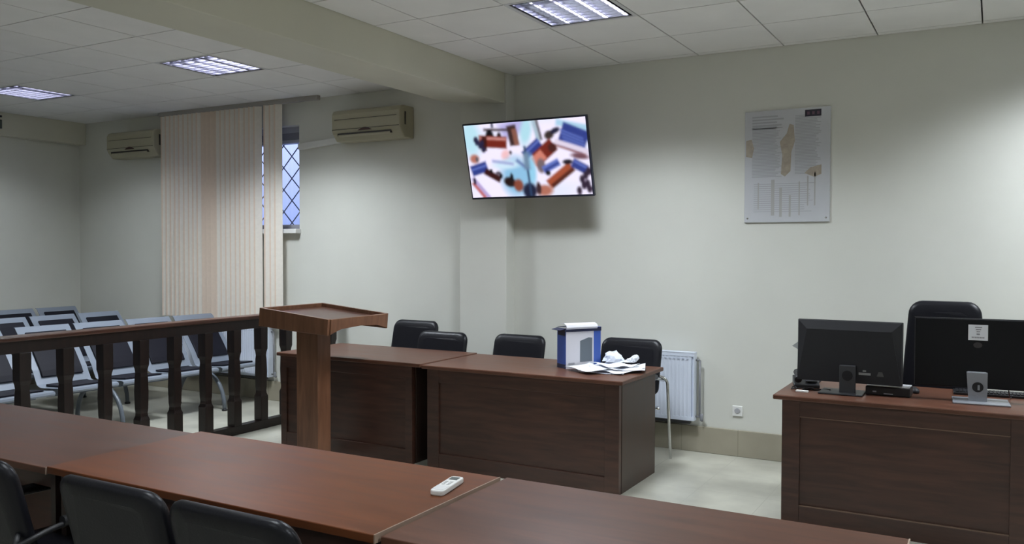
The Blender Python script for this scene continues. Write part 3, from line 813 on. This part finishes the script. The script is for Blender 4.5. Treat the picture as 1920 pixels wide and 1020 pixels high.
m2 = empty('monitor', (-.075, 5.44, .75)); m2.rotation_euler = (0, 0, math.radians(4)); tag(m2, 'larger black monitor with a white sticker and silver stand, right end of the computer desk', 'monitor', 'monitors on the computer desk')
MB().box(-.315, .315, -.012, .024, .075, .462).build('back_shell', m_bgloss, m2, bevel=.005)
MB().box(-.317, .317, .0, .018, .458, .465).box(-.318, -.314, 0, .018, .075, .465).build('bezel_edge', m_bplast2, m2)
MB().box(-.30, .30, .0245, .026, .09, .45).build('screen', plain('screen_dark2', (.01,.01,.012), .2), m2)
nk = MB(); nk.prism([(-.052, .17), (-.040, .008), (.050, .008), (.052, .17)], -.05, -.03, 'y'); nk.box(-.045, .045, -.032, -.010, .11, .17)
nk.build('stand_neck', m_silver, m2, bevel=.003)
MB().lathe([(.028, 0), (.028, .002)], (0,0,0), 24, Matrix.Translation((.004, -.0495, .088)) @ Matrix.Rotation(math.radians(90), 4, 'X')).build('cable_hole', plain('hole_black2', (.004,.004,.005), .6), m2)
MB().box(.003, .014, -.053, -.0505, .072, .100).build('hole_glint', m_silver, m2)
MB().box(-.12, .16, -.13, .08, 0, .010).build('stand_base', m_silver, m2, bevel=.003)
st_ = MB(); st_.box(-.045, .052, -.0135, -.0121, .345, .432).build('sticker', m_paper, m2)
sx_ = MB()
for k in range(3): sx_.box(-.012+.004*k, .022-.004*k, -.0142, -.0134, .415-.012*k, .420-.012*k)
sx_.box(-.004, .012, -.0142, -.0134, .375, .384)
for k in range(8): sx_.box(-.028+.008*k, -.022+.008*k, -.0142, -.0134, .357, .365)
sx_.build('sticker_print', m_ink, m2)
MB().prism([(.003+.022*math.cos(a), .318+.016*math.sin(a)) for a in [2*math.pi*k/16 for k in range(16)]], -.0132, -.0118, 'y').build('maker_mark', plain('mark_dark_grey', (.035,.03,.033), .4), m2)

# things on the computer desk
def kb(x, y, rz, w, label):
    root = empty('keyboard', (x, y, .75), rz); tag(root, label, 'keyboard', 'keyboards on the computer desk')
    MB().box(-w/2, w/2, -.07, .07, 0, .016).build('case', m_bplast, root, bevel=.004)
    k_ = MB(); nx = int(w/.0195)-1
    for j in range(5):
        for i in range(nx): k_.box(-w/2+.012+i*.0195, -w/2+.028+i*.0195, -.058+j*.0235, -.040+j*.0235, .016, .022)
    k_.build('keys', m_bplast2, root)
    return root
kb(.02, 5.72, math.radians(4), .44, 'black keyboard behind the silver-stand monitor')
ph = empty('desk_telephone', (-1.01, 5.53, .75), math.radians(14)); tag(ph, 'black desk telephone beside the left monitor', 'telephone')
MB().prism([(-.10, 0), (.10, 0), (.10, .055), (-.10, .022)], -.075, .075, 'x').build('base', m_bplast, ph, bevel=.005)
MB().tube([(-.05, -.10, .052), (-.052, -.06, .066), (-.052, .02, .072), (-.05, .07, .075)], [.022, .016, .016, .022], 8).build('handset', m_bplast2, ph)
MB().box(-.005, .06, -.07, .02, .045, .052, Matrix.Rotation(math.radians(8), 4, 'X')).build('keypad', m_bplast2, ph)
bx = empty('docking_station', (-.525, 5.44, .75), math.radians(-2)); tag(bx, 'flat black electronics box under the left monitor', 'electronics box')
MB().box(-.12, .12, -.06, .08, 0, .052).build('case', m_bplast, bx, bevel=.006)
MB().box(-.08, -.06, -.063, -.0605, .018, .026).box(-.02, .03, -.063, -.0605, .010, .016).build('front_marks', m_silver, bx)
MB().box(-.115, .115, -.055, .075, .052, .056).build('paper_slip', plain('slip_grey_white', (.45,.45,.48), .5), bx)
er = MB().box(-.035, .035, -.014, .014, 0, .012); o = er.build('eraser', m_whitep, None, (-.985, 5.275, .75), bevel=.003, rot=(0, 0, math.radians(-5))); tag(o, 'small white block on the desk corner before the telephone', 'eraser')
ms3 = empty('computer_mouse', (-.405, 5.60, .75), math.radians(20)); tag(ms3, 'dark computer mouse between the two monitors', 'mouse')
mm = MB(); mm.rings([[Vector((.030*s_*math.cos(2*math.pi*k/16), .055*s_*math.sin(2*math.pi*k/16), z)) for k in range(16)] for z, s_ in ((0, .95), (.012, 1), (.024, .85), (.032, .5), (.034, .2))])
mm.build('mouse_body', m_bplast2, ms3)
MB().tube([(-.0, .02, .030), (0, .035, .027)], .004, 8).build('scroll_wheel', m_bplast, ms3)
dh = empty('document_stand', (-1.02, 5.72, .75), math.radians(0)); tag(dh, 'grey document stand behind the left monitor, its corner showing', 'document stand')
MB().box(-.06, .06, -.05, .05, 0, .01).build('foot', m_bplast2, dh); MB().tube([(0, 0, .01), (0, .01, .20)], .006, 8).build('stem', m_bplast2, dh)
MB().prism([(-.115, .225), (-.06, .268), (.10, .268), (.10, .185), (-.06, .195)], .006, .010, 'y').build('plate', plain('plate_grey', (.30,.31,.31), .5), dh)
cb = MB(); cb.tube(bent([(.075, 5.47, .87), (.085, 5.52, .80), (.09, 5.60, .757), (.12, 5.80, .757)], .03), .003, 6)
tag(cb.build('monitor_cable', m_bplast), 'thin dark cable dropping from the right monitor onto the desk', 'cable')
cb = MB(); random.seed(2)
cb.tube([Vector((-1.07+.05*math.cos(t*.9)*(.5+.05*t)+.012*t, 5.37+.028*math.sin(t*1.1), .753+.004*(t % 3))) for t in [k*.5 for k in range(30)]], .004, 6)
tag(cb.build('coiled_cable', m_bplast), 'tangled black cable in front of the telephone on the computer desk', 'cable')

# ------------------------------------------------------------------ carton, papers, remote
ct = empty('carton', (-2.63, 5.45, .75), math.radians(55)); tag(ct, 'blue and white appliance carton with open top flaps', 'carton')
# local x along the broad white face (.28), local y to the left/back (.12)
L1_, D1, H1 = .285, .125, .275
MB().box(0, L1_, 0, .002, 0, H1).box(0, L1_, D1-.002, D1, 0, H1).box(0, L1_, .002, D1-.002, 0, .002).build('broad_sides', m_cartonw, ct)
MB().box(-.002, 0, 0, D1, 0, H1).box(L1_, L1_+.002, 0, D1, 0, H1).build('narrow_sides', m_blue, ct)
MB().box(.228, L1_, -.001, 0, .0, H1).build('blue_stripe', m_blue, ct)
MB().box(-.003, -.002, 0, D1, 0, .03).box(-.003, -.002, .01, D1-.01, .235, H1).build('dark_band', m_navy, ct)
MB().prism([(.115, .045), (.215, .045), (.215, .215), (.185, .218), (.115, .195)], -.0012, 0, 'y').build('product_picture', m_cartong, ct)
MB().box(.02, .07, -.0012, 0, .030, .042).box(.02, .06, -.0012, 0, .018, .024).build('small_print', m_ink, ct)
fp = MB()
cur = [(.0, 0), (-.012, .018), (-.004, .034), (.03, .045), (.07, .042)]
fp.rings([[Vector((0, y, H1+z)) for y, z in cur] + [Vector((0, y, H1+z+.002)) for y, z in reversed(cur)], [Vector((L1_-.03, y, H1+z)) for y, z in cur] + [Vector((L1_-.03, y, H1+z+.002)) for y, z in reversed(cur)]], smooth=False)
fp.build('front_flap', m_cartonw, ct)
MB().box(-.008, L1_+.004, -.004, -.001, H1-.012, H1+.014).box(-.010, -.002, 0, D1, H1-.01, H1+.012).build('flap_fold', m_navy, ct)
MB().box(-.05, .0, .0, D1, -.0015, .0015, Matrix.Translation((0, 0, H1+.012)) @ Matrix.Rotation(math.radians(-14), 4, 'Y')).box(0, .07, .05, D1, H1+.018, H1+.021).build('side_flap', m_navy, ct)
MB().box(L1_-.04, L1_+.005, .0, D1, H1+.012, H1+.016).build('far_flap', m_blue, ct)

random.seed(12)
def sheet(x, y, z, rz, w, h, curl, label, mat=m_paper, seed=0):
    rnd = random.Random(seed); m = MB(); nx, ny = 8, 8
    ph1, ph2 = rnd.uniform(0, 6), rnd.uniform(0, 6)
    R_ = Matrix.Translation((x, y, z)) @ Matrix.Rotation(math.radians(rz), 4, 'Z')
    vs = []
    for j in range(ny+1):
        row = []
        for i in range(nx+1):
            a, b = (i/nx-.5), (j/ny-.5)
            hgt = curl*(.5+.5*math.sin(a*7+ph1)*math.cos(b*6+ph2)) + curl*1.5*max(0, a+b-.55)**2*4
            row.append(m.bm.verts.new(R_ @ Vector((a*w, b*h, hgt))))
        vs.append(row)
    for j in range(ny):
        for i in range(nx): m.face([vs[j][i], vs[j][i+1], vs[j+1][i+1], vs[j+1][i]], True)
    o = m.build('paper_sheet', mat)
    md = o.modifiers.new('s', 'SOLIDIFY'); md.thickness = .0006
    tag(o, label, 'paper', 'loose papers on the centre desk'); return o
sheet(-2.33, 5.45, .752, 10, .30, .21, .008, 'white paper lying flat at the front of the paper heap', seed=1)
sheet(-2.24, 5.52, .758, -15, .21, .297, .014, 'white paper at the right end of the paper heap', seed=2)
sheet(-2.37, 5.53, .764, 32, .21, .297, .020, 'white paper half under the crumpled bag, beside the carton', seed=3)
sheet(-2.31, 5.60, .776, 75, .21, .26, .026, 'curled white paper on top of the paper heap', seed=4)
sheet(-2.44, 5.42, .770, 58, .21, .297, .012, 'white paper reaching left in front of the carton', seed=6)
sheet(-2.20, 5.60, .768, 20, .20, .28, .010, 'white paper at the back right of the paper heap', seed=7)
def crumple(x, y, z, w, d, h, name, label, cat, seed, mat):
    rnd = random.Random(seed); m = MB()
    bmesh.ops.create_icosphere(m.bm, subdivisions=3, radius=1)
    dirs = [(Vector((rnd.gauss(0,1), rnd.gauss(0,1), rnd.gauss(0,1))).normalized(), rnd.uniform(.4, 1.0)) for _ in range(9)]
    for v in m.bm.verts:
        n = v.co.normalized(); rr = 1.25
        for dv, k in dirs:
            c = n.dot(dv)
            if c > .01: rr = min(rr, k/c)
        v.co = n*rr*rnd.uniform(.82, 1.12)
        v.co = Vector((x + v.co.x*w, y + v.co.y*d, z + max(-.3, v.co.z)*h + .3*h))
    o = m.build(name, mat); tag(o, label, cat); return o
m_bag = plain('translucent_white_plastic', (.66, .70, .80), .3)
crumple(-2.36, 5.70, .796, .10, .06, .078, 'plastic_bag', 'crumpled white plastic bag standing up behind the papers', 'bag', 5, m_bag)
crumple(-2.24, 5.70, .796, .05, .04, .045, 'paper_ball', 'small crumpled white paper beside the plastic bag', 'paper', 9, m_paper)
crumple(-2.475, 5.385, .751, .028, .022, .018, 'paper_wad', 'small white crumpled wad at the desk front edge, left of the papers', 'paper', 10, m_paper)

rc = empty('remote_control', (-1.668, 2.50, .754), math.radians(10)); tag(rc, 'white air conditioner remote control on the middle foreground table', 'remote control')
MB().prism(rrect(.052, .195, .016, 5), 0, .020, 'z', Matrix.Translation((0, -.0975, 0))).build('body', m_whitep, rc, bevel=.005)
MB().box(-.016, .016, .045, .078, .020, .0212).build('display', plain('lcd_grey', (.12,.14,.14), .25), rc)
bt = MB()
for j in range(3):
    for i in range(2): bt.box(-.014+.018*i, -.004+.018*i, -.02+.016*j, -.011+.016*j, .020, .0215)
bt.build('buttons', plain('button_grey', (.5,.5,.5), .5), rc)
MB().box(-.022, .022, -.085, -.035, .020, .0208).build('cover_flap', plain('flap_white', (.66,.66,.66), .45), rc)
